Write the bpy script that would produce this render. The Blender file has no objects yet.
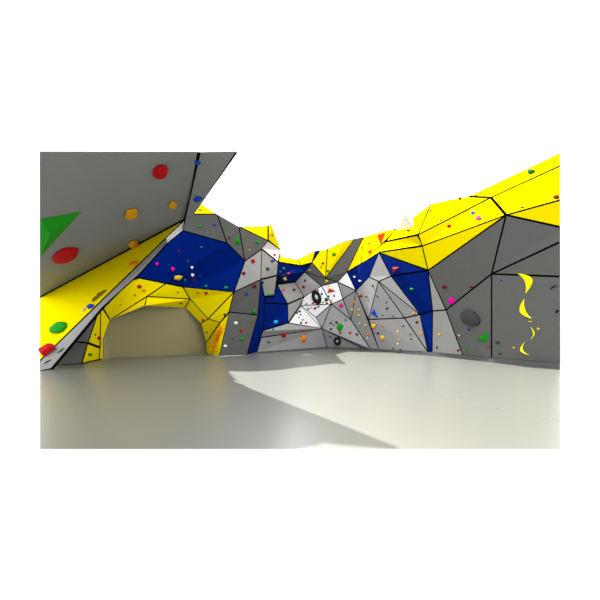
import bpy, bmesh, math, random
from mathutils import Vector, Matrix, noise
random.seed(4)
C = bpy.context.scene.collection
sc = bpy.context.scene

# ------------------------------------------------------------------ survey data
# The place was surveyed from the camera stand: every wall corner is a bearing
# (two angles as tangents x 333.3, offset 300/328) and a distance in metres.
EYE = 1.4
FOC = 333.3333
HZ = 328.0
def at(px, py, d):
    return Vector(((px - 300.0) / FOC * d, d, EYE + (HZ - py) / FOC * d))
def on_floor(px, py):
    return at(px, py, EYE * FOC / (py - HZ))

RIG = [
    (40, 152, 5.4), (199, 152, 7.3), (187, 217.5, 11.2), (40, 297, 14), (238, 152, 7), (183, 231, 11.9),
    (166, 238, 11.21), (40, 361, 11.3), (167, 243, 11.09), (139, 274, 11.11), (120, 291, 11.13), (101, 308.5, 11.14),
    (74, 341, 11.16), (51, 368.5, 11.2), (40, 371, 10.9), (86, 318, 13.4), (101, 305, 14.2), (88, 343, 13.3),
    (62, 340, 12.6), (82, 364, 12.96), (44, 366, 12.28), (100, 347.5, 14.35), (99.5, 360, 14.58), (110, 320, 14.75),
    (104, 336, 14.75), (103, 359.5, 14.81), (116, 285, 14.4), (139, 278, 14.9), (166, 283.5, 15.31), (147, 296.5, 14.95),
    (144.5, 306, 14.8), (183, 287, 15.81), (190, 299, 16.25), (185, 308, 16.52), (234, 292, 16.27), (208, 319, 16.7),
    (201, 323.5, 16.88), (229, 312, 16.51), (220, 322.5, 16.74), (206, 343, 17.51), (219, 356.5, 16.37), (206, 354, 17.95),
    (150, 254, 14.9), (171, 238, 15.07), (184, 231, 15.06), (227, 243, 15.74), (245, 261, 16.37), (188, 196, 15.32),
    (203, 205, 15.26), (217, 214, 15.2), (178, 214, 14.8), (239, 226.5, 15.75), (268, 240.5, 17.05), (262, 249, 16.9),
    (268, 225, 17.58), (273, 226, 17.09), (281, 250, 21.75), (278, 262, 19.39), (261, 279.5, 16.89), (277, 275.5, 19.53),
    (274, 296, 19.65), (264.5, 296.5, 18.23), (258, 315, 17.39), (247, 355, 17.28), (264.5, 303, 18.24), (263, 330.5, 18.12),
    (257, 352.5, 18.27), (277, 284, 20.38), (288, 304, 20.85), (288, 323, 20.21), (301, 265.5, 23.38), (312, 262.5, 23.22),
    (304.5, 272, 23.52), (295, 282, 23.4), (282, 256.5, 20.51), (297, 259, 23.65), (315.5, 250.5, 23.22), (320, 250.5, 23.31),
    (327.5, 248.5, 23.13), (325.5, 278, 23.25), (345, 241, 22.29), (354.5, 239, 22.2), (363.5, 237, 21.99), (347, 272, 22.57),
    (337.5, 282, 23.09), (321.5, 286, 23.5), (304, 297, 23.49), (300.5, 305.5, 23.24), (331.5, 304, 22.76), (343, 299, 22.43),
    (316, 317.5, 22.88), (322, 328.5, 22.61), (261, 337.5, 18.3), (327, 347.5, 22.8), (351, 320, 22.09), (370.5, 349, 20.55),
    (362, 348.3, 21.2), (356, 290.5, 21.35), (361, 263.5, 20.96), (379, 252.5, 19.51), (369, 277, 20.31), (379, 349.8, 19.9),
    (378.5, 281.5, 19.54), (368.5, 319.5, 20.3), (391, 276, 18.71), (384, 230.5, 20.27), (396, 229.5, 19.2), (386, 241.5, 19.77),
    (404.5, 318, 18.1), (420, 314.5, 17.09), (428, 352.5, 16.94), (428, 270.5, 15.5), (432.5, 311, 15.96), (432, 352.8, 16.7),
    (446, 310, 15.34), (463, 355.5, 15.05), (506, 215, 11.97), (491.5, 274, 13.05), (491.5, 358.5, 13.48), (486.5, 357.8, 13.75),
    (560, 227, 10.73), (560, 242, 10.81), (560, 276.5, 11.06), (560, 364, 11.4), (467, 196.5, 14.32), (560, 153, 11.5),
    (560, 166, 11.19), (491, 197.5, 13.13), (560, 200, 10.44), (475, 205.6, 13.62), (422, 246, 15.3), (418, 234.5, 15.24),
    (431, 203.5, 16), (449, 199.5, 15.12), (413, 217, 17.4),
]
PANELS = [
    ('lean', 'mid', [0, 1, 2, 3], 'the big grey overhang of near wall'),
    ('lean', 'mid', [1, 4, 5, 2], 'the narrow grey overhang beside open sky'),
    ('lean', 'yellow', [3, 2, 6, 7], 'the long yellow band of near wall'),
    ('lean', 'light', [7, 6, 8, 9, 10, 11, 12, 13, 14], 'the light grey rim under yellow band'),
    ('lean', 'white', [6, 2, 5, 8], 'the white wedge at near wall tip'),  # white is light on the upturned rim, put into the colour
    ('arch', 'grey', [15, 16, 17, 18], 'the grey panel left of yellow pillar'),
    ('arch', 'grey', [18, 17, 19, 20], 'the low grey panel left of yellow pillar'),
    ('arch', 'yellow', [16, 21, 17], 'the upper half of yellow arch pillar'),
    ('arch', 'yellow', [17, 21, 22, 19], 'the lower half of yellow arch pillar'),
    ('arch', 'yellow', [16, 23, 24, 21], 'the yellow strip on left arch edge'),
    ('arch', 'yellow', [21, 24, 25, 22], 'the yellow foot of left arch edge'),
    ('arch', 'yellow', [16, 26, 27, 28, 29, 23], 'the bright yellow arch shoulder'),
    ('arch', 'yellow', [23, 29, 30], 'the bright yellow arch rim strip'),
    ('arch', 'yellow', [28, 31, 32, 29], 'the dull yellow panel over arch'),
    ('arch', 'yellow', [29, 32, 33, 30], 'the dull yellow strip over arch opening'),
    ('arch', 'yellow', [31, 34, 35, 32], 'the big yellow panel under dark blue'),
    ('arch', 'yellow', [32, 35, 36, 33], 'the yellow strip at arch corner'),
    ('arch', 'yellow', [34, 37, 38, 35], 'the slanted yellow panel beside grey tower'),
    ('arch', 'yellow', [35, 38, 39, 36], 'the yellow corner panel right of arch'),
    ('arch', 'yellow', [37, 40, 41, 39, 38], 'the yellow right leg of arch'),
    ('arch', 'blue', [26, 42, 43, 28, 27], 'the brighter blue panel above arch'),
    ('arch', 'blue', [43, 44, 45, 31, 28], 'the large dark blue panel above arch'),
    ('arch', 'blue', [45, 46, 34, 31], 'the dark blue panel beside white tower'),
    ('arch', 'yellow', [47, 48, 49, 50], 'the small yellow cap behind near overhang'),
    ('arch', 'grey', [50, 49, 45, 44, 43], 'the grey panel above dark blue'),
    ('arch', 'grey', [49, 51, 46, 45], 'the narrow grey tower panel in middle'),
    ('arch', 'grey', [51, 52, 53, 46], 'the grey triangle under yellow tower cap'),
    ('arch', 'yellow', [51, 54, 52], 'the bright yellow tower cap'),
    ('arch', 'yellow', [54, 55, 56, 52], 'the narrow yellow tower side'),
    ('arch', 'white', [52, 56, 57, 53], 'the small white tower cap'),  # lit face of the tower, its brightness put into the colour
    ('arch', 'light', [46, 53, 58, 34], 'the tall left pale tower panel'),
    ('arch', 'light', [53, 57, 59, 58], 'the right pale tower panel'),
    ('arch', 'light', [58, 59, 60, 61], 'the overhanging pale tower tongue'),
    ('arch', 'grey', [34, 58, 62, 37], 'the upper dark grey tower panel'),
    ('arch', 'grey', [37, 62, 63, 40], 'the lower dark grey tower panel'),
    ('arch', 'blue', [58, 61, 64, 65, 66, 63, 62], 'the dark blue tower side strip'),
    ('back', 'blue', [61, 60, 67, 68, 64], 'the blue panel under tower tongue'),
    ('back', 'blue', [64, 68, 69, 65], 'the low blue panel beside tower'),
    ('back', 'blue', [57, 70, 71, 72, 73, 67, 59], 'the dark blue panel under yellow rim'),
    ('back', 'yellow', [56, 74, 75, 70, 57], 'the far left yellow rim panel'),
    ('back', 'yellow', [75, 76, 71, 70], 'the far yellow rim panel'),
    ('back', 'blue', [76, 77, 71], 'the tiny blue chip on rim'),
    ('back', 'yellow', [71, 77, 78, 79], 'the bright yellow wedge on back rim'),
    ('back', 'yellow', [78, 80, 81, 79], 'the dull yellow wedge on back rim'),
    ('back', 'grey', [81, 82, 83, 84, 79], 'the grey band right of yellow wedge'),
    ('back', 'grey', [71, 79, 84, 72], 'the dark grey diamond under yellow wedge'),
    ('back', 'grey', [72, 84, 85], 'the thin grey sliver above white panel'),
    ('back', 'light', [73, 72, 85, 86], 'the grey back panel left of white'),
    ('back', 'light', [67, 73, 86, 68], 'the left grey panel below dark blue'),
    ('back', 'light', [68, 86, 87, 69], 'the grey panel beside low blue'),
    ('back', 'white', [86, 85, 88, 87], 'the white panel holding black ring'),
    ('back', 'white', [85, 84, 89, 88], 'the white panel right of black ring'),
    ('back', 'white', [87, 88, 90], 'the small white triangle below black ring'),
    ('back', 'white', [87, 90, 91], 'the thin white sliver on back wall'),
    ('back', 'white', [87, 91, 69], 'the large low white triangle'),
    ('back', 'light', [88, 91, 90], 'the grey shard between white panels'),
    ('back', 'light', [69, 91, 92, 65], 'the grey wedge above floor by tower'),
    ('back', 'light', [92, 91, 93, 66], 'the lowest grey panel beside tower'),
    ('back', 'light', [88, 94, 95, 96, 91], 'the big grey triangle in back corner'),
    ('back', 'light', [91, 96, 93], 'the low grey triangle in back corner'),
    ('back', 'light', [88, 89, 94], 'the grey sliver right of white panels'),
    ('back', 'light', [89, 97, 94], 'the dark grey triangle in back corner'),
    ('back', 'white', [83, 97, 84], 'the pale triangle left of blue diamond'),
    ('back', 'light', [84, 97, 89], 'the tan grey triangle below pale one'),
    ('back', 'blue', [83, 98, 99, 100, 97], 'the blue diamond panel'),
    ('back', 'light', [94, 97, 101, 95], 'the grey strip with yellow dots'),
    ('back', 'light', [97, 100, 102, 103], 'the grey panel under blue diamond'),
    ('back', 'light', [99, 104, 102, 100], 'the grey panel between two blue panels'),
    ('back', 'yellow', [82, 98, 83], 'the narrow yellow rim sliver above blue diamond'),
    ('back', 'yellow', [82, 105, 106, 107, 99, 98], 'the yellow rim with red volumes'),
    ('right', 'light', [102, 108, 103], 'the grey triangle with blue wedge'),
    ('right', 'light', [102, 109, 108], 'the narrow grey triangle beside blue kite'),
    ('right', 'light', [102, 104, 109], 'the pale grey strip beside blue kite'),
    ('right', 'light', [103, 108, 110, 101], 'the low grey panel with yellow knobs'),
    ('right', 'light', [108, 109, 110], 'the grey sliver left of blue spike'),
    ('right', 'blue', [99, 111, 104], 'the upper blue kite panel'),
    ('right', 'blue', [104, 111, 112, 109], 'the large blue kite panel'),
    ('right', 'blue', [109, 112, 113, 110], 'the blue spike reaching the floor'),
    ('right', 'light', [111, 114, 112], 'the grey sliver right of blue kite'),
    ('right', 'light', [112, 114, 115, 113], 'the low grey panel right of blue spike'),
    ('right', 'grey', [111, 116, 117], 'the large upper grey right panel'),
    ('right', 'grey', [111, 117, 114], 'the dark grey triangle with magenta knob'),
    ('right', 'grey', [114, 117, 118, 119], 'the grey panel with green pyramid'),
    ('right', 'grey', [114, 119, 115], 'the paler grey triangle beside green pyramid'),
    ('right', 'grey', [116, 120, 121, 117], 'the mid grey panel under yellow band'),
    ('right', 'grey', [117, 121, 122], 'the grey wedge near right edge'),
    ('right', 'grey', [117, 122, 123, 118], 'the big low grey right panel'),
    ('right', 'yellow', [124, 125, 126, 127], 'the topmost yellow strip of right wall'),
    ('right', 'yellow', [127, 126, 128, 116], 'the wide yellow panel at right edge'),
    ('right', 'yellow', [116, 128, 120], 'the dull yellow triangle at right edge'),
    ('right', 'yellow', [129, 130, 131], 'the shaded yellow triangle on right rim'),
    ('right', 'yellow', [127, 116, 130, 129], 'the middle yellow band of right wall'),
    ('right', 'yellow', [116, 111, 130], 'the dull yellow underside of right wall'),
    ('right', 'yellow', [132, 133, 124, 127, 129, 131], 'the upper yellow panel of right wall'),
    ('right', 'yellow', [106, 134, 132, 131, 107], 'the yellow panel under white pyramid'),
    ('right', 'yellow', [107, 131, 130, 99], 'the yellow strip below white pyramid'),
    ('right', 'yellow', [99, 130, 111], 'the bright yellow triangle above blue kite'),
]
HOLDS = [
    (65.5, 255, 28, 14, 22, 'red', 'oval slab'),
    (131, 213, 13, 9, 20, 'amber', 'knob'),
    (133, 243.5, 10, 7, 20, 'amber', 'knob'),
    (173, 204.5, 9, 6.5, 20, 'amber', 'knob'),
    (160, 171, 15, 12.5, 25, 'red', 'knob'),
    (198, 162, 4, 6, 70, 'blue', 'knob'),
    (198, 198.5, 8, 5, 10, 'blue', 'knob'),
    (134, 264.5, 8, 4, 20, 'orange', 'knob'),
    (60, 328, 17, 8.5, 25, 'green', 'knob'),
    (49, 350, 15, 8, 33, 'red', 'block'),
    (91, 306.5, 7, 3.6, 30, 'blue', 'knob'),
    (84, 310, 4.6, 2.2, 35, 'beige', 'knob'),
    (100, 296, 19, 2.6, 38, 'brown', 'flake'),
    (48, 361.5, 8, 1.8, 28, 'black', 'flake'),
    (61, 350.5, 9, 1.8, 35, 'black', 'flake'),
    (84.5, 330, 4, 4, 0, 'blue', 'knob'),
    (90, 354.5, 4, 3, 0, 'green', 'knob'),
    (95, 334.5, 1.8, 1.8, 0, 'dark green', 'knob'),
    (99, 338, 3.5, 4, 0, 'red', 'knob'),
    (139.5, 286.5, 5, 3.6, 15, 'red', 'knob'),
    (144, 290.2, 4, 2.6, 15, 'orange', 'knob'),
    (135, 295, 2.6, 1.8, 0, 'olive', 'knob'),
    (107.5, 303, 4, 2.2, 0, 'olive', 'knob'),
    (120.5, 304.7, 1.6, 1.4, 0, 'olive', 'knob'),
    (110, 320, 2.4, 2, 0, 'olive', 'knob'),
    (157, 264, 3.6, 3.6, 0, 'magenta', 'knob'),
    (173, 269.2, 4, 5, 0, 'magenta', 'knob'),
    (178, 277.5, 8, 4.4, 10, 'gold', 'knob'),
    (185, 280, 2.6, 2.6, 0, 'teal', 'knob'),
    (192, 267.5, 2.6, 3, 0, 'white', 'knob'),
    (188, 261, 2.6, 2.6, 0, 'grey', 'knob'),
    (192.5, 275, 3.6, 3.4, 0, 'white', 'knob'),
    (194.5, 280.2, 3, 2.2, 0, 'maroon', 'knob'),
    (179, 251, 2.6, 2.2, 0, 'purple', 'knob'),
    (201.5, 247, 3, 2, 0, 'teal', 'knob'),
    (206, 286, 3.6, 2.4, 0, 'teal', 'knob'),
    (226, 287.4, 3.6, 2.6, 0, 'green', 'knob'),
    (200, 276.6, 2.2, 2.2, 0, 'blue', 'knob'),
    (200, 226.3, 4, 3, 0, 'green', 'knob'),
    (214.5, 224.8, 4, 2.2, 0, 'blue', 'knob'),
    (236.5, 240.5, 6.5, 12, 22, 'green', 'pyramid'),
    (200, 210, 3, 2, 0, 'olive', 'knob'),
    (258, 242.3, 3.6, 3.4, 0, 'green', 'knob'),
    (249.5, 250, 2.2, 1.8, 0, 'orange', 'knob'),
    (229, 238, 2, 3.6, 0, 'maroon', 'knob'),
    (272.4, 235, 2.2, 2.2, 0, 'olive', 'knob'),
    (274.3, 255, 3, 2.6, 0, 'red', 'knob'),
    (272.5, 261, 3.8, 2.6, 0, 'blue', 'knob'),
    (267.5, 269, 3.6, 3.4, 0, 'grey', 'knob'),
    (253, 261.2, 4.4, 4.2, 0, 'red', 'knob'),
    (243.7, 273.4, 3.6, 3.4, 0, 'maroon', 'knob'),
    (198, 292.7, 2.8, 2, 0, 'olive', 'knob'),
    (206.2, 293, 3.8, 2.4, 0, 'red', 'knob'),
    (178, 292, 2.6, 1.8, 0, 'olive', 'knob'),
    (181, 303.2, 2.8, 1.6, 0, 'red', 'knob'),
    (203, 319.8, 2.6, 2.4, 0, 'red', 'knob'),
    (206.6, 332, 2.4, 2.4, 0, 'olive', 'knob'),
    (224.6, 314.6, 2, 3, 0, 'black', 'knob'),
    (219.6, 334, 17, 2.6, 74, 'orange', 'flake'),
    (214.6, 346, 15, 2.4, 80, 'orange', 'flake'),
    (254.3, 286.2, 4.4, 3.6, 0, 'maroon', 'knob'),
    (246.5, 294, 3.4, 3.2, 0, 'blue', 'knob'),
    (253.8, 311.4, 4, 4, 0, 'green', 'knob'),
    (235.8, 323, 3.8, 3.2, 0, 'white', 'knob'),
    (225.3, 346, 3.6, 2.8, 0, 'white', 'knob'),
    (241, 330.7, 2.8, 3.6, 0, 'red', 'knob'),
    (241.6, 339, 3.8, 3.8, 0, 'green', 'knob'),
    (251.8, 322, 2.6, 2.8, 0, 'brown', 'knob'),
    (233, 338.8, 1.8, 1.8, 0, 'grey', 'knob'),
    (270.3, 294.6, 7, 2.6, 5, 'green', 'flake'),
    (262.8, 282.3, 1.6, 3, 0, 'blue', 'knob'),
    (275.5, 322, 4.2, 3.6, 0, 'cyan', 'knob'),
    (283.3, 278, 8, 8.4, 0, 'black', 'ring'),
    (288.4, 273.5, 3, 2.2, 0, 'pink', 'knob'),
    (283.5, 268.4, 2.6, 2.6, 0, 'green', 'knob'),
    (292, 272, 2.4, 1.4, 0, 'purple', 'knob'),
    (280, 271.8, 2.2, 1.6, 0, 'teal', 'knob'),
    (303.6, 287, 3, 2.6, 0, 'red', 'knob'),
    (305, 280.6, 2.6, 2.6, 0, 'grey', 'knob'),
    (309.5, 270.2, 3.6, 2.2, 0, 'tan', 'knob'),
    (283.7, 290, 2.8, 2.8, 0, 'pink', 'knob'),
    (294, 290, 2.8, 2.8, 0, 'grey', 'knob'),
    (297, 313, 2.2, 2.2, 0, 'teal', 'knob'),
    (323, 263.4, 2.2, 2.4, 0, 'black', 'knob'),
    (321, 267, 2.4, 2.2, 0, 'orange', 'knob'),
    (328, 271, 2.6, 2.6, 0, 'green', 'knob'),
    (334, 254.5, 3.6, 3.6, 0, 'green', 'knob'),
    (326.6, 281.2, 3.8, 2.6, 20, 'gold', 'knob'),
    (316.6, 297.6, 9, 14, 22, 'black', 'ring'),
    (318, 290.4, 2.2, 2, 0, 'red', 'knob'),
    (321.8, 294, 2.4, 2.4, 0, 'blue', 'knob'),
    (313, 303.2, 3, 1.8, 0, 'red', 'knob'),
    (306.5, 304, 2, 1.5, 0, 'blue', 'knob'),
    (326.3, 299.8, 3.6, 3.8, 0, 'dark green', 'knob'),
    (323, 302.5, 1.8, 1.6, 0, 'blue', 'knob'),
    (327, 303.2, 2.8, 1.6, 0, 'maroon', 'knob'),
    (331, 291.5, 9, 7, -30, 'orange-red', 'pyramid'),
    (329, 286.4, 2, 1.8, 0, 'gold', 'knob'),
    (334.2, 296, 2.2, 2, 0, 'blue', 'knob'),
    (331.5, 301.3, 1.8, 3, 0, 'orange', 'knob'),
    (328.8, 296.4, 2.2, 2, 0, 'green', 'knob'),
    (308.4, 308.8, 2.4, 2, 0, 'green', 'knob'),
    (315, 308.4, 3, 2.4, 0, 'red', 'knob'),
    (318.4, 306.8, 2.4, 2.2, 0, 'green', 'knob'),
    (311.4, 307.6, 1.6, 1.6, 0, 'pink', 'knob'),
    (299.5, 311.5, 2.4, 2.2, 0, 'maroon', 'knob'),
    (300.4, 314.8, 1.8, 1.8, 0, 'pink', 'knob'),
    (302.6, 320, 1.8, 1.6, 0, 'green', 'knob'),
    (300.9, 323, 2.4, 2.2, 0, 'dark green', 'knob'),
    (306, 322.9, 2.4, 2.2, 0, 'red', 'knob'),
    (298.9, 317.6, 1.8, 1.4, 0, 'pink', 'knob'),
    (273, 329.4, 2, 2, 0, 'teal', 'knob'),
    (283.5, 335, 4.4, 4.2, 0, 'red', 'spike'),
    (303, 338.6, 4.8, 6.6, 0, 'orange', 'knob'),
    (268.4, 342, 3.4, 2.4, 0, 'teal', 'knob'),
    (337.6, 341, 7, 8.4, 10, 'black', 'ring'),
    (330.4, 336.4, 1.8, 1.6, 0, 'black', 'knob'),
    (340, 327, 5.8, 7.4, 0, 'green', 'knob'),
    (336.5, 322.6, 2.8, 2.6, 0, 'maroon', 'knob'),
    (331, 323.2, 2.6, 2.2, 0, 'grey', 'knob'),
    (331, 329.2, 2.4, 2.4, 0, 'grey', 'knob'),
    (334, 325.4, 2, 1.6, 0, 'teal', 'knob'),
    (345.6, 320, 2.2, 2, 0, 'green', 'knob'),
    (340.3, 332.9, 3, 2.2, 0, 'red', 'knob'),
    (350.2, 333, 2.8, 2.6, 0, 'red', 'knob'),
    (357, 334.5, 3, 2.4, 0, 'maroon', 'knob'),
    (341.2, 305.5, 4, 4.4, 0, 'pink', 'knob'),
    (354, 302, 2.2, 3.8, 0, 'orange', 'knob'),
    (352.2, 309.6, 2.6, 2.6, 0, 'gold', 'knob'),
    (359, 310, 2.6, 2.4, 0, 'gold', 'knob'),
    (359, 315.5, 2.6, 2.4, 0, 'gold', 'knob'),
    (359.5, 324, 2.4, 2.8, 0, 'beige', 'knob'),
    (365.5, 325.4, 2.4, 2.6, 0, 'beige', 'knob'),
    (361, 338.4, 2, 1.8, 0, 'beige', 'knob'),
    (367.6, 338.4, 2.2, 3, 0, 'beige', 'knob'),
    (368.5, 334.4, 2.8, 3, 0, 'orange', 'knob'),
    (361, 296, 3.4, 2.4, -20, 'red', 'knob'),
    (366.4, 296.6, 2, 1.8, 0, 'black', 'knob'),
    (373, 286, 1.6, 4.4, 0, 'grey', 'flake'),
    (354.5, 277, 2.4, 2.2, 0, 'white', 'knob'),
    (360, 281, 2.6, 2, 0, 'white', 'knob'),
    (382, 238.2, 12, 11, 20, 'orange-red', 'pyramid'),
    (370.5, 252.4, 6.4, 5, 20, 'orange-red', 'pyramid'),
    (369, 243.8, 2, 1.8, 0, 'black', 'knob'),
    (395.5, 269.5, 7, 7, -10, 'orange-red', 'pyramid'),
    (412, 289, 3.4, 2.2, 0, 'green', 'knob'),
    (375.6, 314, 10.5, 6.6, -48, 'blue', 'pyramid'),
    (377.6, 296.4, 4, 1.5, -30, 'black', 'flake'),
    (386.5, 302.4, 3, 2, 30, 'black', 'flake'),
    (387.2, 308.4, 2.8, 2.6, 0, 'grey', 'knob'),
    (382.6, 315, 2, 1.8, 0, 'green', 'knob'),
    (393.4, 316.4, 1.3, 3.2, 0, 'black', 'flake'),
    (414, 313.3, 3, 2.2, 20, 'orange', 'knob'),
    (373.6, 326, 4.4, 5.2, 0, 'gold', 'knob'),
    (382.6, 337.6, 4.2, 4.8, 0, 'gold', 'knob'),
    (378, 333.2, 2.4, 2.6, 0, 'purple', 'knob'),
    (377.6, 323.8, 2, 1.8, 0, 'tan', 'knob'),
    (383, 326, 1.8, 2.4, 0, 'orange', 'knob'),
    (398.2, 331.5, 2.2, 2.2, 0, 'gold', 'knob'),
    (398, 344, 2.6, 2.4, 0, 'beige', 'knob'),
    (399.4, 340.2, 1.8, 1.8, 0, 'orange', 'knob'),
    (400.6, 350, 2.8, 1.4, 0, 'maroon', 'knob'),
    (403.4, 326, 3.2, 1.6, 20, 'black', 'flake'),
    (411, 334.4, 3.4, 1.4, -30, 'black', 'flake'),
    (411.2, 339, 2.8, 1.8, 0, 'black', 'flake'),
    (393.4, 348.6, 2, 1.6, 0, 'grey', 'knob'),
    (417, 322.2, 2.8, 2.8, 0, 'maroon', 'knob'),
    (421.2, 334, 2, 2.6, 0, 'orange', 'knob'),
    (439.4, 334, 2.8, 2.4, 0, 'gold', 'knob'),
    (437, 347.6, 2.2, 2.2, 0, 'dark green', 'knob'),
    (459.2, 335.4, 2, 2, 0, 'beige', 'knob'),
    (458.4, 350.4, 3, 2.2, 15, 'maroon', 'knob'),
    (466, 350, 2.6, 2.2, 0, 'green', 'knob'),
    (451.5, 301, 6.6, 6.8, 0, 'magenta', 'knob'),
    (444.5, 287, 5.4, 3.2, 0, 'maroon', 'knob'),
    (470.5, 318, 21, 14.5, -32, 'grey', 'boulder'),
    (482.5, 337.5, 15, 9.5, 12, 'green', 'pyramid'),
    (469, 329.4, 2.8, 3, 0, 'blue', 'knob'),
    (490, 346.8, 2.4, 2.4, 0, 'red', 'knob'),
    (471.5, 287, 4, 1.9, 0, 'maroon', 'knob'),
    (498, 342.4, 5, 2.6, -15, 'dark green', 'knob'),
    (500.2, 353.6, 3, 2, 0, 'grey', 'knob'),
    (526.8, 281.5, 12, 22, 21, 'yellow', 'crescentR'),
    (524, 310, 9, 21, 20, 'yellow', 'crescentL'),
    (530.4, 321.6, 4.6, 1.6, 0, 'gold', 'flake'),
    (538.4, 328.8, 3, 2.4, 0, 'gold', 'knob'),
    (514, 347.6, 2.4, 1.8, 0, 'gold', 'knob'),
    (532.5, 333.5, 4.6, 13.5, 0, 'yellow', 'thinR'),
    (524, 349, 8, 14.5, 14, 'yellow', 'thinL'),
    (553.5, 287, 9, 2.4, 25, 'black', 'flake'),
    (557.3, 311.4, 5, 4, 35, 'black', 'flake'),
    (501, 280, 2.2, 1.6, 0, 'blue', 'knob'),
    (531, 172, 7, 4.2, 15, 'dark green', 'knob'),
    (460, 198.7, 3.4, 2.6, 15, 'maroon', 'knob'),
    (476, 195.2, 3, 1.5, 15, 'orange', 'knob'),
    (556.5, 197.3, 6.4, 3.8, 15, 'maroon', 'knob'),
    (522.4, 207.5, 4, 1.5, 15, 'dark green', 'knob'),
    (511, 205.4, 1.6, 1.4, 0, 'orange', 'knob'),
    (473, 213, 4.4, 3, 20, 'blue', 'knob'),
    (479, 218.4, 6.2, 4, 20, 'pink', 'knob'),
    (449.5, 226.5, 4, 3.4, 0, 'red', 'knob'),
    (441, 220.3, 2.4, 1.6, 20, 'dark green', 'knob'),
    (430.6, 211, 2.6, 1.8, 0, 'red', 'knob'),
    (408.5, 230.6, 3.8, 2.6, 0, 'maroon', 'knob'),
    (412.6, 231, 1.8, 1.6, 0, 'orange', 'knob'),
]
CORNERS = [at(*v) for v in RIG]
for v in CORNERS:
    if v.z < 0.0: v.z = 0.0

# ------------------------------------------------------------------ materials
def material(name, col, rough=.6, var=.06, scale=3.0, bump=.0, spec=.4, coat=0.0):
    m = bpy.data.materials.new(name); m.use_nodes = True
    nt = m.node_tree; b = nt.nodes['Principled BSDF']
    b.inputs['Roughness'].default_value = rough
    b.inputs['Specular IOR Level'].default_value = spec
    b.inputs['Coat Weight'].default_value = coat
    tc = nt.nodes.new('ShaderNodeTexCoord')
    nz = nt.nodes.new('ShaderNodeTexNoise'); nz.inputs['Scale'].default_value = scale
    nz.inputs['Detail'].default_value = 4
    nt.links.new(tc.outputs['Object'], nz.inputs['Vector'])
    mx = nt.nodes.new('ShaderNodeMix'); mx.data_type = 'RGBA'
    mx.inputs[6].default_value = (*[c * (1 - var) for c in col], 1)
    mx.inputs[7].default_value = (*[min(1, c * (1 + var)) for c in col], 1)
    nt.links.new(nz.outputs['Fac'], mx.inputs[0])
    nt.links.new(mx.outputs[2], b.inputs['Base Color'])
    if bump:
        n2 = nt.nodes.new('ShaderNodeTexNoise'); n2.inputs['Scale'].default_value = scale * 14
        nt.links.new(tc.outputs['Object'], n2.inputs['Vector'])
        bp = nt.nodes.new('ShaderNodeBump'); bp.inputs['Strength'].default_value = bump
        bp.inputs['Distance'].default_value = .01
        nt.links.new(n2.outputs['Fac'], bp.inputs['Height'])
        nt.links.new(bp.outputs['Normal'], b.inputs['Normal'])
    return m
PM = {
    'grey':   material('grey_panel_paint', (.098, .100, .097), .75, spec=.2),
    'mid':    material('grey_panel_lightened', (.195, .20, .195), .75, spec=.2),  # overhang's copy of the panel grey, lightened in place of light
    'light':  material('grey_panel_lit', (.285, .285, .29), .75, spec=.2),  # paler copy of the panel grey; light is put into its tone
    'white':  material('white_panel_paint', (.74, .75, .78), .7, spec=.2),
    'yellow': material('yellow_panel_paint', (.80, .655, .0), .9, .02, spec=0),
    'blue':   material('blue_panel_paint', (.0, .011, .145), .9, spec=.02),
}
SEAM = material('black_seam', (.003, .003, .003), .95, spec=0)
ALC = material('alcove_grey', (.36, .325, .18), .8, .04, 1.0, spec=.1)
KICK = material('kick_board_grey', (.085, .088, .09), .9, spec=.05)
FLOOR = material('pale_floor', (.132, .135, .122), .32, .02, .4, 0, .5)
FLOOR.node_tree.nodes['Principled BSDF'].inputs['IOR'].default_value = 1.9
LINE = material('floor_joint', (.14, .14, .13), .5)
HC = {
    'red': (.40, .003, .008), 'orange': (.78, .20, .005), 'amber': (.58, .27, .005), 'orange-red': (.68, .045, .004), 'blue': (.006, .05, .42), 'green': (.01, .26, .01),
    'beige': (.55, .50, .30), 'brown': (.16, .11, .02), 'black': (.012, .012, .013), 'dark green': (.005, .07, .02),
    'olive': (.25, .22, .01), 'magenta': (.60, .005, .30), 'gold': (.75, .50, .02), 'teal': (.01, .17, .19),
    'white': (.8, .8, .82), 'grey': (.045, .047, .05), 'maroon': (.14, .004, .012), 'purple': (.12, .01, .16),
    'cyan': (.02, .42, .75), 'pink': (.62, .03, .18), 'tan': (.35, .22, .08), 'yellow': (.95, .90, .0),
}
HM = {k: material(k.replace(' ', '_') + '_resin', v, .8, .08, 6, .08, .08) for k, v in HC.items()}

# ------------------------------------------------------------------ helpers
def link(name, me, mat, parent=None, smooth=False):
    me.materials.append(mat)
    if smooth:
        for p in me.polygons: p.use_smooth = True
    o = bpy.data.objects.new(name, me); C.objects.link(o)
    if parent: o.parent = parent
    return o
def mesh_from(bm, name):
    me = bpy.data.meshes.new(name); bm.to_mesh(me); bm.free(); return me
def facet_normal(Q):
    c = sum(Q, Vector()) / len(Q); n = Vector()
    for i in range(len(Q)):
        n += (Q[i] - c).cross(Q[(i + 1) % len(Q)] - c)
    n.normalize()
    if n.dot(c - Vector((0, 0, EYE))) > 0: n = -n
    return n, c
def structure(o): o['kind'] = 'structure'; return o

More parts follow.
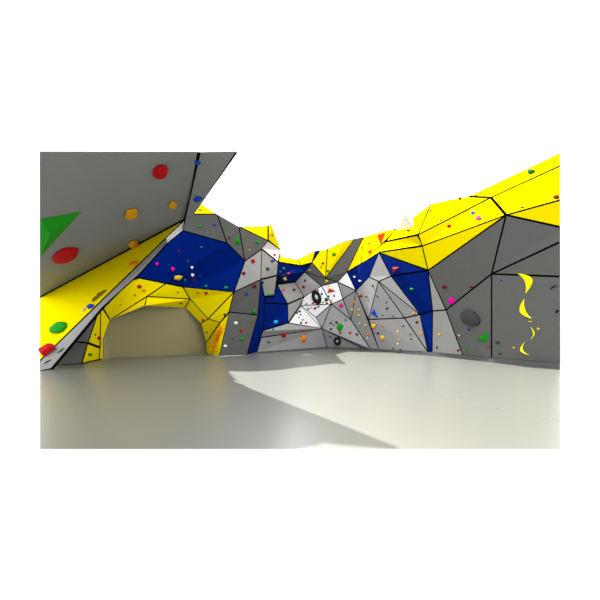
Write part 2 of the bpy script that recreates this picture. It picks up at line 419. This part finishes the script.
# ------------------------------------------------------------------ climbing walls
WALLS = {
    'lean':  ('near grey and yellow climbing wall leaning far out over left of floor', 'lean'),
    'arch':  ('climbing wall with yellow arch opening, dark blue centre and pale tower', 'arch'),
    'back':  ('distant grey climbing wall with white panels at the back corner', 'back'),
    'right': ('long grey climbing wall on right with yellow top and blue kite', 'right'),
}
NORM = [facet_normal([CORNERS[i] for i in ids]) for s, m, ids, ph in PANELS]
from mathutils.geometry import tessellate_polygon
def split(Q, n):
    x = (Q[1] - Q[0]); x -= n * x.dot(n); x.normalize(); y = n.cross(x)
    tris = tessellate_polygon([[Vector((q.dot(x), q.dot(y), 0)) for q in Q]])
    out = []
    for t in tris:
        a, b, c = (Q[i] for i in t)
        out.append(tuple(t) if (b - a).cross(c - a).dot(n) > 0 else (t[0], t[2], t[1]))
    return out
TRIS = [split([CORNERS[i] for i in ids], NORM[k][0]) for k, (s, m, ids, ph) in enumerate(PANELS)]
def vertex_normals(keep):
    vn = {}
    for (s, m, ids, ph), (n, c) in zip(PANELS, NORM):
        if s in keep:
            for i in ids: vn.setdefault(i, Vector()); vn[i] += n
    return {i: v.normalized() for i, v in vn.items()}
VN = vertex_normals(('arch', 'back', 'right')); VN.update(vertex_normals(('lean',)))
GAP = {'lean': .022, 'arch': .03, 'back': .032, 'right': .036}
PROUD = .03
# the backing sits a constant step behind every panel that meets in a corner
def meet(ns, i):
    # offset o with n.o = -1 for the panels round the corner, least squares
    A = [[sum(n[a] * n[b] for n in ns) + (.02 if a == b else 0) for b in range(3)] for a in range(3)]
    r = Vector([-sum(n[a] for n in ns) for a in range(3)])
    o = Matrix(A).inverted() @ r
    if o.length > 2.5: o *= 2.5 / o.length
    if all(n.dot(o) < -.5 for n in ns): return o
    v = (CORNERS[i] - Vector((0, 0, EYE))).normalized()      # no common side: straight back
    return v / max(.3, min(-n.dot(v) for n in ns))
for i in list(VN):
    ns = []
    for k, (s, m, ids, ph) in enumerate(PANELS):
        if i in ids:
            for t in TRIS[k]:
                if i in (ids[t[0]], ids[t[1]], ids[t[2]]):
                    a, b, c = (CORNERS[ids[x]] for x in t); nn = (b - a).cross(c - a)
                    if nn.length > 1e-6:
                        nn.normalize(); ns.append(nn if nn.dot(a - Vector((0, 0, EYE))) < 0 else -nn)
    VN[i] = -meet(ns, i)
    if RIG[i][0] in (40, 560) or RIG[i][1] == 152:           # open ends of the build: the cut runs straight back
        v = (CORNERS[i] - Vector((0, 0, EYE))).normalized()
        VN[i] = -v / max(.3, min(-n.dot(v) for n in ns))

def backing(sec, name):
    polys = [ids for s, m, ids, ph in PANELS if s == sec]
    used = sorted({i for p in polys for i in p})
    th = .05 if sec == 'lean' else .14
    bm = bmesh.new()
    fr = {i: bm.verts.new(CORNERS[i] - VN[i] * PROUD) for i in used}
    bk = {i: bm.verts.new(CORNERS[i] - VN[i] * (PROUD + th)) for i in used}
    edges = {}
    for p in polys:
        n, c = facet_normal([CORNERS[i] for i in p])
        a = Vector()
        for k in range(len(p)): a += (CORNERS[p[k]] - c).cross(CORNERS[p[(k + 1) % len(p)]] - c)
        q = list(p) if a.dot(n) > 0 else list(reversed(p))
        kk = next(j for j, P in enumerate(PANELS) if P[2] is p)
        for a, b, c2 in TRIS[kk]:
            bm.faces.new([fr[p[a]], fr[p[b]], fr[p[c2]]])
            bm.faces.new([bk[p[c2]], bk[p[b]], bk[p[a]]])
        for k in range(len(q)):
            e = (q[k], q[(k + 1) % len(q)])
            edges[e] = 1
    for (a, b) in edges:
        if (b, a) not in edges:
            bm.faces.new([fr[b], fr[a], bk[a], bk[b]])
    return structure(link(name, mesh_from(bm, name), SEAM))

# folds inside one sheet: no joint shows along these edges
SOFT = [{(446, 310), (486.5, 357.8)}, {(428, 270.5), (491.5, 274)}, {(475, 205.6), (422, 246)}, {(227, 243), (183, 287)}, {(171, 238), (166, 283.5)}]
def ph_is_band(kk): return PANELS[kk][3] == 'the long yellow band of near wall'
def panel(kk, sec, mat, ids, label, parent):
    Q = [CORNERS[i] for i in ids]
    n, c = facet_normal(Q)
    tris = TRIS[kk]
    a = Vector()
    for k in range(len(Q)): a += (Q[k] - c).cross(Q[(k + 1) % len(Q)] - c)
    key = [(RIG[i][0], RIG[i][1]) for i in ids]
    cut = [[RIG[i][0] == 40, RIG[i][0] == 560, RIG[i][1] == 152] for i in ids]
    if a.dot(n) < 0:
        Q = list(reversed(Q)); cut.reverse(); key.reverse(); L = len(Q) - 1
        tris = [(L - x, L - z, L - y) for x, y, z in tris]
        tris = [(x, y, z) if (Q[y] - Q[x]).cross(Q[z] - Q[x]).dot(n) > 0 else (x, z, y) for x, y, z in tris]
    N = len(Q); g = .085 if ph_is_band(kk) else GAP[sec] * min(1.8, max(1, .75 / n.dot((Vector((0, 0, EYE)) - c).normalized())))
    ins = []
    per = sum((Q[(k + 1) % N] - Q[k]).length for k in range(N))
    inr = 2 * a.length / 2 / per
    g = min(g, inr * .4)
    for k in range(N):
        p, q, r = Q[k - 1], Q[k], Q[(k + 1) % N]
        e1 = (q - p); e1 -= n * e1.dot(n); e1.normalize()
        e2 = (r - q); e2 -= n * e2.dot(n); e2.normalize()
        n1 = n.cross(e1); n2 = n.cross(e2)
        g1 = 0 if {key[k - 1], key[k]} in SOFT or any(u and v for u, v in zip(cut[k - 1], cut[k])) else g
        g2 = 0 if {key[k], key[(k + 1) % N]} in SOFT or any(u and v for u, v in zip(cut[k], cut[(k + 1) % N])) else g
        det = n1.dot(e2)
        if abs(det) < .2: b = (n1 * g1 + n2 * g2) / 2
        else:      # meet of the two shifted edges
            b = n1 * g1 + e1 * ((g2 - g1 * n1.dot(n2)) / e1.dot(n2))
        if b.length > 5 * g: b *= 5 * g / b.length
        ins.append(q + b)
    bm = bmesh.new()
    top = [bm.verts.new(v) for v in ins]
    bot = [bm.verts.new(v - n * PROUD * .42) for v in ins]
    for x, y, z in tris:
        bm.faces.new([top[x], top[y], top[z]]); bm.faces.new([bot[z], bot[y], bot[x]])
    for k in range(N):
        j = (k + 1) % N
        bm.faces.new([top[j], top[k], bot[k], bot[j]])
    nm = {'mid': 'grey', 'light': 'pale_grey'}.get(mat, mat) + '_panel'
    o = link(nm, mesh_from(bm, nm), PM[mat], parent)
    if label: o['label'] = label
    return o

ROOT = {}
for sec, (label, _) in WALLS.items():
    pts = [CORNERS[i] for s, m, ids, ph in PANELS if s == sec for i in ids]
    low = min(pts, key=lambda v: v.z)
    r = bpy.data.objects.new('climbing_wall', None); C.objects.link(r)
    r['label'] = label; r['category'] = 'climbing wall'; r['kind'] = 'thing'; r['group'] = 'faceted climbing walls'
    ROOT[sec] = r
    backing(sec, {'lean': 'wall_left', 'arch': 'wall_arch', 'back': 'wall_back', 'right': 'wall_right'}[sec])
for kk, (s, m, ids, ph) in enumerate(PANELS):
    panel(kk, s, m, ids, ph.replace('the ', '', 1), ROOT[s])

# shallow alcove closing the arch: a flat sheet set just behind the arch edge
prof = [(103, 359.5), (104, 336), (110, 320), (144.5, 306), (185, 308), (201, 323.5), (206, 343), (206, 354)]
cid = {(v[0], v[1]): i for i, v in enumerate(RIG) if i >= 14}
P3 = [CORNERS[cid[p]] for p in prof]
n8 = len(P3)
mx_ = sum(p.x for p in P3) / n8; mz_ = sum(p.z for p in P3) / n8; my_ = sum(p.y for p in P3) / n8
sxx = sum((p.x - mx_) ** 2 for p in P3); szz = sum((p.z - mz_) ** 2 for p in P3); sxz = sum((p.x - mx_) * (p.z - mz_) for p in P3)
sxy = sum((p.x - mx_) * (p.y - my_) for p in P3); szy = sum((p.z - mz_) * (p.y - my_) for p in P3)
det = sxx * szz - sxz * sxz
ka = (sxy * szz - szy * sxz) / det; kb = (szy * sxx - sxy * sxz) / det
flat = lambda x, z: my_ + ka * (x - mx_) + kb * (z - mz_)
dev = max(p.y - flat(p.x, p.z) for p in P3)
front = [p + Vector((0, .02, 0)) for p in P3]
back = []
for p in P3:
    x = mx_ + (p.x - mx_) * 1.015; z = p.z * 1.01 if p.z > .02 else 0
    back.append(Vector((x, flat(x, z) + dev + .06, z)))
front[0].z = front[-1].z = back[0].z = back[-1].z = 0
bm = bmesh.new()
fv = [bm.verts.new(v) for v in front]; bv = [bm.verts.new(v) for v in back]
for j in range(n8 - 1): bm.faces.new([fv[j], fv[j + 1], bv[j + 1], bv[j]])
bm.faces.new(list(reversed(bv)))
bmesh.ops.recalc_face_normals(bm, faces=bm.faces)
bmesh.ops.solidify(bm, geom=bm.faces[:], thickness=-.04)
al = link('alcove', mesh_from(bm, 'alcove'), ALC, ROOT['arch'])
al['label'] = 'olive grey flat sheet closing the arch opening'

# ------------------------------------------------------------------ floor, kick board
fp = [on_floor(40, 449), on_floor(560, 449), on_floor(560, 366), Vector((9.3, 16, 0)), Vector((6.5, 22, 0)), Vector((4.2, 25, 0)),
      Vector((-1.5, 25, 0)), Vector((-3.6, 21, 0)), Vector((-5.6, 18.6, 0)), Vector((-9.2, 17.6, 0)), Vector((-10.6, 13.6, 0))]
fc = sum(fp, Vector()) / len(fp)
bm = bmesh.new()
t_ = [bm.verts.new(p) for p in fp]
b_ = [bm.verts.new(fc + (p - fc) * .95 - Vector((0, 0, .1))) for p in fp]
bm.faces.new(t_); bm.faces.new(list(reversed(b_)))
for k in range(len(fp)):
    j = (k + 1) % len(fp); bm.faces.new([t_[j], t_[k], b_[k], b_[j]])
structure(link('floor', mesh_from(bm, 'floor'), FLOOR))

def ribbon(name, line, w, z, mat):
    bm = bmesh.new(); vs = []
    for k, p in enumerate(line):
        d = (line[min(k + 1, len(line) - 1)] - line[max(k - 1, 0)]).normalized()
        s = Vector((-d.y, d.x, 0)) * w / 2
        vs.append([bm.verts.new(p + s + Vector((0, 0, zz))) if sg > 0 else bm.verts.new(p - s + Vector((0, 0, zz)))
                   for sg, zz in ((1, 0), (1, z), (-1, z), (-1, 0))])
    for a, b in zip(vs, vs[1:]):
        for q in range(4): bm.faces.new([a[q], a[(q + 1) % 4], b[(q + 1) % 4], b[q]])
    bm.faces.new(vs[0]); bm.faces.new(list(reversed(vs[-1])))
    bmesh.ops.recalc_face_normals(bm, faces=bm.faces)
    return structure(link(name, mesh_from(bm, name), mat))
ribbon('trim_1', [on_floor(236, 356.5), on_floor(275, 362), on_floor(560, 421)], .035, .003, LINE)

kl = [(247, 355), (257, 352.5), (327, 347.5), (362, 348.3), (370.5, 349), (379, 349.8), (428, 352.5), (432, 352.8), (463, 355.5), (486.5, 357.8), (491.5, 358.5), (560, 364)]
bm = bmesh.new(); rows = []
for key in kl:
    tp = CORNERS[cid[key]]; b = Vector((tp.x, tp.y, 0))
    out = Vector((-b.x * .35, -b.y, 0)).normalized()
    if key[0] == 560: out = -b.normalized()
    rows.append([bm.verts.new(b + out * .10), bm.verts.new(tp + out * .05 + Vector((0, 0, .03))),
                 bm.verts.new(tp + out * .03 + Vector((0, 0, .03))), bm.verts.new(b - out * .05)])
for a, b in zip(rows, rows[1:]):
    for q in range(4): bm.faces.new([a[q], a[(q + 1) % 4], b[(q + 1) % 4], b[q]])
bm.faces.new(rows[0]); bm.faces.new(list(reversed(rows[-1])))
bmesh.ops.recalc_face_normals(bm, faces=bm.faces)
structure(link('baseboard_right', mesh_from(bm, 'baseboard_right'), KICK))

# unseen screen added behind the near overhang to block sun from the floor
q = [CORNERS[cid[k]] + Vector((0, .03, 0)) for k in ((62, 340), (86, 318), (101, 305), (116, 285), (150, 254), (171, 238), (178, 214))]
q += [Vector((-5.85, 14.2, 8.75)), Vector((-10.8, 14.2, 8.8)), Vector((-11.2, 14.6, 2.4)), Vector((-9.9, 13.2, .02))]
bm = bmesh.new()
fr = [bm.verts.new(v) for v in q]; bk = [bm.verts.new(v + Vector((-.05, .15, 0))) for v in q]
for a, b, c in tessellate_polygon([[Vector((v.x, v.z, 0)) for v in q]]):
    bm.faces.new([fr[a], fr[b], fr[c]]); bm.faces.new([bk[c], bk[b], bk[a]])
for j in range(len(q)): bm.faces.new([fr[j], bk[j], bk[(j + 1) % len(q)], fr[(j + 1) % len(q)]])
bmesh.ops.recalc_face_normals(bm, faces=bm.faces)
structure(link('sun_blocker_rear', mesh_from(bm, 'sun_blocker_rear'), PM['yellow']))  # yellow, to bounce light onto the arch

# ------------------------------------------------------------------ climbing holds
def ray_hit(px, py):
    o = Vector((0, 0, EYE)); d = at(px, py, 1.0) - o
    best = None
    for k, (s, m, ids, ph) in enumerate(PANELS):
        Q = [CORNERS[i] for i in ids]
        for ia, ib, ic in TRIS[k]:
            a, b, c = Q[ia], Q[ib], Q[ic]
            nn = (b - a).cross(c - a)
            den = nn.dot(d)
            if nn.length < 1e-9 or abs(den) < 1e-9: continue
            t = nn.dot(a - o) / den
            p = o + d * t
            if t > 0 and all(nn.dot((y - x).cross(p - x)) >= -1e-7 for x, y in ((a, b), (b, c), (c, a))):
                if best is None or t < best[0]: best = (t, p, k, nn.normalized())
    return best

def knob_mesh(seed, rel, lump=.25, res=3):
    bm = bmesh.new(); bmesh.ops.create_icosphere(bm, subdivisions=res, radius=1)
    bmesh.ops.bisect_plane(bm, geom=bm.verts[:] + bm.edges[:] + bm.faces[:], plane_co=(0, 0, -.02), plane_no=(0, 0, -1), clear_outer=True)
    for v in bm.verts:
        k = noise.noise(v.co * 1.3 + Vector((seed * 7.1, seed * 3.3, seed)))
        f = 1 + lump * k
        v.co.x *= f; v.co.y *= f
        v.co.z = max(0, v.co.z) ** .8 * rel * (1 + lump * noise.noise(v.co * 2 + Vector((seed, 0, seed * 5)))) if v.co.z > 0 else 0.0
    ed = [e for e in bm.edges if e.is_boundary]
    if ed: bmesh.ops.holes_fill(bm, edges=ed)
    return mesh_from(bm, 'hold')
def pyramid_mesh(pts, apex, hgt):
    bm = bmesh.new()
    vs = [bm.verts.new((x, y, 0)) for x, y in pts]; ap = bm.verts.new((apex[0], apex[1], hgt))
    for k in range(len(vs)): bm.faces.new([vs[k], vs[(k + 1) % len(vs)], ap])
    bm.faces.new(list(reversed(vs)))
    bmesh.ops.recalc_face_normals(bm, faces=bm.faces)
    bmesh.ops.bevel(bm, geom=bm.edges[:], offset=.03, segments=1, affect='EDGES')
    return mesh_from(bm, 'hold')
def block_mesh():
    bm = bmesh.new(); bmesh.ops.create_cube(bm, size=2)
    for v in bm.verts:
        v.co.z = 0 if v.co.z < 0 else .8
        if v.co.z > 0: v.co.x *= .8; v.co.y *= .75
        if v.co.x > 0: v.co.y *= .8
    bmesh.ops.bevel(bm, geom=bm.edges[:], offset=.14, segments=2, affect='EDGES')
    return mesh_from(bm, 'hold')
def flake_mesh(seed):
    bm = bmesh.new(); n = 18; rings = []
    for k in range(n + 1):
        u = -1 + 2 * k / n; w = (1 - u * u) ** .6 * (.75 + .5 * noise.noise(Vector((u * 2.3, seed, 0)))) + .04
        y0 = .35 * math.sin(u * 2.2 + seed)
        rings.append([bm.verts.new((u, y0 * .6 - w * .7, 0)), bm.verts.new((u, y0 * .6 - .1 * w, .9 * w)), bm.verts.new((u, y0 * .6 + w * .7, 0))])
    for a, b in zip(rings, rings[1:]):
        for q in range(3): bm.faces.new([a[q], a[(q + 1) % 3], b[(q + 1) % 3], b[q]])
    bm.faces.new(rings[0]); bm.faces.new(list(reversed(rings[-1])))
    bmesh.ops.recalc_face_normals(bm, faces=bm.faces)
    return mesh_from(bm, 'hold')
def ring_mesh():
    bm = bmesh.new(); rows = []; N = 28
    for r, z in ((1, 0), (.97, .35), (.82, .6), (.6, .58), (.42, .30), (.36, .10)):
        rows.append([bm.verts.new((r * math.cos(6.28318 * k / N), r * math.sin(6.28318 * k / N), z)) for k in range(N)])
    for a, b in zip(rows, rows[1:]):
        for k in range(N): bm.faces.new([a[k], a[(k + 1) % N], b[(k + 1) % N], b[k]])
    bm.faces.new(rows[-1]); bm.faces.new(list(reversed(rows[0])))
    bmesh.ops.recalc_face_normals(bm, faces=bm.faces)
    return mesh_from(bm, 'hold')
def plug_mesh():
    bm = bmesh.new(); bmesh.ops.create_icosphere(bm, subdivisions=2, radius=.40)
    for v in bm.verts: v.co.z = .2 + v.co.z * .5
    return mesh_from(bm, 'plug')
def crescent_mesh(sg, fat):
    # moon sliver: back arc bulges to +x*sg, ridge in the middle
    bm = bmesh.new(); n = 24; rings = []
    for k in range(n + 1):
        u = -1 + 2 * k / n; s = math.cos(u * math.pi / 2)
        xo = sg * (-1 + 2.0 * s ** .9); xi = sg * (-1 + fat * s ** .9)
        if k in (0, n): xi = xo - sg * .02
        xm = xo * .6 + xi * .4
        rings.append([bm.verts.new((xi, u, 0)), bm.verts.new((xm, u, .45 * s + .02)), bm.verts.new((xo, u, 0))])
    for a, b in zip(rings, rings[1:]):
        for q in range(3): bm.faces.new([a[q], a[(q + 1) % 3], b[(q + 1) % 3], b[q]])
    bm.faces.new(rings[0]); bm.faces.new(list(reversed(rings[-1])))
    bmesh.ops.recalc_face_normals(bm, faces=bm.faces)
    return mesh_from(bm, 'hold')

CACHE = {}
def shape_mesh(shape, col, big):
    var = random.randrange(3) if not big else random.randrange(100)
    key = (shape, col, var)
    if key in CACHE: return CACHE[key]
    sm = True
    if shape == 'knob': me = knob_mesh(var + 1, .75, .35 if big else .2, 3 if big else 2)
    elif shape == 'oval slab': me = knob_mesh(2, .35, .12, 4)
    elif shape == 'boulder': me = knob_mesh(5, .7, .10, 4)
    elif shape == 'spike': me = knob_mesh(3, 1.3, .1, 3)
    elif shape == 'block': me = block_mesh(); sm = False
    elif shape == 'flake': me = flake_mesh(var * 1.7); sm = False
    elif shape == 'ring': me = ring_mesh()
    elif shape == 'crescentR': me = crescent_mesh(1, .7); sm = False
    elif shape == 'crescentL': me = crescent_mesh(-1, .7); sm = False
    elif shape == 'thinR': me = crescent_mesh(1, 1.25); sm = False
    elif shape == 'thinL': me = crescent_mesh(-1, 1.25); sm = False
    me.materials.append(HM[col])
    if sm:
        for p in me.polygons: p.use_smooth = True
    CACHE[key] = me
    return me
PYR = {  # outline of each angular volume, unit frame (x right, y up)
    'green': [(-1, -.25), (1, .95), (.55, -1)], 'orange-red': [(-.55, -1), (-.75, .6), (1, .8)], 'blue': [(-1, .75), (-.6, -.9), (1, -.1)],
}
PYR_APEX = {'green': (.25, -.05), 'orange-red': (-.1, .25), 'blue': (-.45, .0)}

placed = []
for i, (px, py, w, h, ang, col, shape) in enumerate(HOLDS):
    hit = ray_hit(px, py)
    if not hit:
        print('NO HIT', px, py, col); continue
    t, p, k, n = hit
    d = p.y; eye = Vector((0, 0, EYE))
    a = math.radians(ang)
    # the hold's long and short axes as bearings, carried onto the panel's plane
    def onto(dx, dy):
        r = at(px + dx, py - dy, 1.0) - eye
        return eye + r * (n.dot(p - eye) / n.dot(r)) - p
    sa = onto(math.cos(a) * w / 2, math.sin(a) * w / 2)
    sb = onto(-math.sin(a) * h / 2, math.cos(a) * h / 2)
    cap = 4 * max(w, h) / 2 * d / FOC
    if sa.length > cap: sa *= cap / sa.length
    if sb.length > cap: sb *= cap / sb.length
    placed.append(dict(px=px, py=py, w=w, h=h, col=col, shape=shape, k=k, p=p, n=n, a=sa, b=sb, i=i))

SHAPE_WORD = {'knob': 'climbing hold', 'oval slab': 'oval climbing hold', 'block': 'block climbing hold', 'flake': 'sliver climbing hold',
              'pyramid': 'pyramid climbing volume', 'ring': 'ring climbing hold', 'crescentR': 'crescent climbing hold', 'crescentL': 'crescent climbing hold', 'thinR': 'thin crescent climbing hold', 'thinL': 'thin crescent climbing hold',
              'boulder': 'boulder climbing hold', 'spike': 'pointed climbing hold'}
def size_word(q):
    s = math.sqrt(q['w'] * q['h'])
    return 'tiny' if s < 2.3 else 'small' if s < 4.2 else 'medium' if s < 7 else 'large'
fam = {}
for q in placed:
    q['base'] = '%s %s %s' % (size_word(q), q['col'], SHAPE_WORD[q['shape']])
    fam.setdefault((q['base'], q['k']), []).append(q)
ORD = {2: ['%s', '%s'], }
for (base, k), qs in fam.items():
    ph = PANELS[k][3]
    if len(qs) == 1:
        qs[0]['label'] = base + ' on ' + ph; continue
    xs = [q['px'] for q in qs]; ys = [q['py'] for q in qs]
    hor = max(xs) - min(xs) > max(ys) - min(ys)
    qs.sort(key=lambda q: q['px'] if hor else q['py'])
    if len(qs) == 2: wd = ['left', 'right'] if hor else ['upper', 'lower']
    elif len(qs) == 3: wd = ['leftmost', 'middle', 'rightmost'] if hor else ['topmost', 'middle', 'lowest']
    else: wd = ['leftmost', 'second from left', 'second from right', 'rightmost'] if hor else ['topmost', 'second highest', 'second lowest', 'lowest']
    for q, o in zip(qs, wd): q['label'] = o + ' ' + base + ' on ' + ph

def place(q, me):
    o = bpy.data.objects.new('climbing_volume' if q['shape'] == 'pyramid' else 'climbing_hold', me); C.objects.link(o)
    la, lb = q['a'].length, q['b'].length
    hz = min((la * lb) ** .5 * .8, max(q['w'], q['h']) / 2 * q['p'].y / FOC * .8)
    me = me.copy(); o.data = me
    for v in me.vertices: v.co = q['a'] * v.co.x + q['b'] * v.co.y + q['n'] * (v.co.z * hz)
    if q['a'].cross(q['b']).dot(q['n']) < 0: me.flip_normals()
    o.location = q['p'] + q['n'] * .010
    q['o'] = o
    o['label'] = q['label']; o['category'] = 'climbing hold'
    o['group'] = {'lean': 'climbing holds on the near leaning wall', 'arch': 'climbing holds on the arch wall', 'back': 'climbing holds on the back wall', 'right': 'climbing holds on the right wall'}[PANELS[q['k']][0]]
    return o
plug0 = plug_mesh()
for p_ in plug0.polygons: p_.use_smooth = True
plug0.materials.append(material('grey_bolt_plug', (.5, .5, .5), .4))
for q in placed:
    if q['shape'] == 'pyramid':
        me = pyramid_mesh(PYR[q['col']], PYR_APEX[q['col']], .9); me.materials.append(HM[q['col']])
    else: me = shape_mesh(q['shape'], q['col'], max(q['w'], q['h']) > 6)
    o = place(q, me)
    if q['shape'] == 'ring':
        plug = plug0.copy(); hz = (q['a'].length * q['b'].length) ** .5 * .8
        for v in plug.vertices: v.co = q['a'] * v.co.x + q['b'] * v.co.y + q['n'] * (v.co.z * hz)
        c = bpy.data.objects.new('bolt_plug', plug); C.objects.link(c); c.parent = o
        c['label'] = 'pale grey centre plug'

# large green volume at the left end of the near wall, and the white one on the rim
def volume(corner_px, panel_k, apex_uv, hgt, mat, label, cat, group):
    n, c = NORM[panel_k]; eye = Vector((0, 0, EYE)); pts = []
    for px, py in corner_px:
        r = at(px, py, 1) - eye
        pts.append(eye + r * (n.dot(c - eye) / n.dot(r)))
    g = sum(pts, Vector()) / len(pts)
    ap = pts[0] * apex_uv[0] + pts[1] * apex_uv[1] + pts[2] * apex_uv[2] + n * hgt
    bm = bmesh.new(); vs = [bm.verts.new(p - g + n * .008) for p in pts]; av = bm.verts.new(ap - g)
    for k in range(3): bm.faces.new([vs[k], vs[(k + 1) % 3], av])
    bm.faces.new(list(reversed(vs)))
    bmesh.ops.recalc_face_normals(bm, faces=bm.faces)
    o = link('climbing_volume', mesh_from(bm, 'volume'), mat); o.location = g
    o['label'] = label; o['category'] = cat; o['group'] = group
    return o
volume([(40.2, 218.8), (81.5, 211.5), (40.2, 256.5)], 0, (.5, .2, .3), .12, HM['green'], 'large green triangular climbing volume on the big grey overhang of near wall', 'climbing hold', 'climbing holds on the near leaning wall')

# white pyramid standing on the yellow rim
kk = [i for i, q in enumerate(PANELS) if q[3] == 'the yellow panel under white pyramid'][0]
n, c = NORM[kk]
def rim(px, py, off=0.0):
    eye = Vector((0, 0, EYE)); r = at(px, py, 1) - eye
    return eye + r * (n.dot(c - eye) / n.dot(r)) + n * off
W1, W2, W3 = rim(397, 231), rim(413.6, 226.6), rim(413, 217.5)
dW = W1.y
A1 = at(405, 214.6, W2.y + .25)
bm = bmesh.new(); g = (W1 + W2 + W3) / 3
vs = [bm.verts.new(p - g) for p in (W1, W2, W3)]; av = bm.verts.new(A1 - g)
for k in range(3): bm.faces.new([vs[k], vs[(k + 1) % 3], av])
bm.faces.new(list(reversed(vs))); bmesh.ops.recalc_face_normals(bm, faces=bm.faces)
o = link('climbing_volume', mesh_from(bm, 'volume'), PM['white']); o.location = g
o['label'] = 'white pyramid climbing volume perched on top edge of right wall'; o['category'] = 'climbing hold'; o['group'] = 'climbing holds on the right wall'

# ------------------------------------------------------------------ light, sky
sun = bpy.data.lights.new('sun', 'SUN'); sun.energy = 13.0; sun.angle = math.radians(.9); sun.color = (1, .97, .90)
so = bpy.data.objects.new('sun', sun); C.objects.link(so)
so.rotation_euler = Vector((2.78, -3.6, -5.8)).to_track_quat('-Z', 'Y').to_euler(); so.location = (-6, 9, 20)
w = bpy.data.worlds.new('sky'); sc.world = w; w.use_nodes = True
nt = w.node_tree; bg = nt.nodes['Background']; bg.inputs['Color'].default_value = (1, 1, 1, 1)
tc = nt.nodes.new('ShaderNodeTexCoord'); sx = nt.nodes.new('ShaderNodeSeparateXYZ'); mr = nt.nodes.new('ShaderNodeMapRange')
nt.links.new(tc.outputs['Generated'], sx.inputs[0]); nt.links.new(sx.outputs['Z'], mr.inputs['Value'])
mr.inputs['From Min'].default_value = -.05; mr.inputs['From Max'].default_value = .6
mr.inputs['To Min'].default_value = 1.1; mr.inputs['To Max'].default_value = 2.8
# glow added to the sky low at the back, to streak the floor
vm = nt.nodes.new('ShaderNodeVectorMath'); vm.operation = 'DOT_PRODUCT'; vm.inputs[1].default_value = Vector((-.035, .94, .25)).normalized()
vn_ = nt.nodes.new('ShaderNodeVectorMath'); vn_.operation = 'NORMALIZE'
nt.links.new(tc.outputs['Generated'], vn_.inputs[0]); nt.links.new(vn_.outputs[0], vm.inputs[0])
gl = nt.nodes.new('ShaderNodeMapRange'); gl.interpolation_type = 'SMOOTHERSTEP'
gl.inputs['From Min'].default_value = math.cos(math.radians(9)); gl.inputs['From Max'].default_value = 1.0
gl.inputs['To Min'].default_value = 0; gl.inputs['To Max'].default_value = 9.0
nt.links.new(vm.outputs['Value'], gl.inputs['Value'])
ad = nt.nodes.new('ShaderNodeMath'); ad.operation = 'ADD'
nt.links.new(mr.outputs['Result'], ad.inputs[0]); nt.links.new(gl.outputs['Result'], ad.inputs[1])
nt.links.new(ad.outputs[0], bg.inputs['Strength'])

# ------------------------------------------------------------------ camera, view
cam = bpy.data.cameras.new('camera'); co = bpy.data.objects.new('camera', cam); C.objects.link(co)
co.location = (0, 0, EYE); co.rotation_euler = (math.radians(90), 0, 0)
cam.sensor_width = 36; cam.sensor_fit = 'HORIZONTAL'; cam.lens = 36 * FOC / 600
cam.shift_y = (HZ - 300) / 600
cam.clip_start = .05; cam.clip_end = 300
sc.camera = co
sc.view_settings.view_transform = 'Standard'; sc.view_settings.look = 'None'
sc.view_settings.exposure = 0; sc.view_settings.gamma = 1; sc.view_settings.use_curve_mapping = False
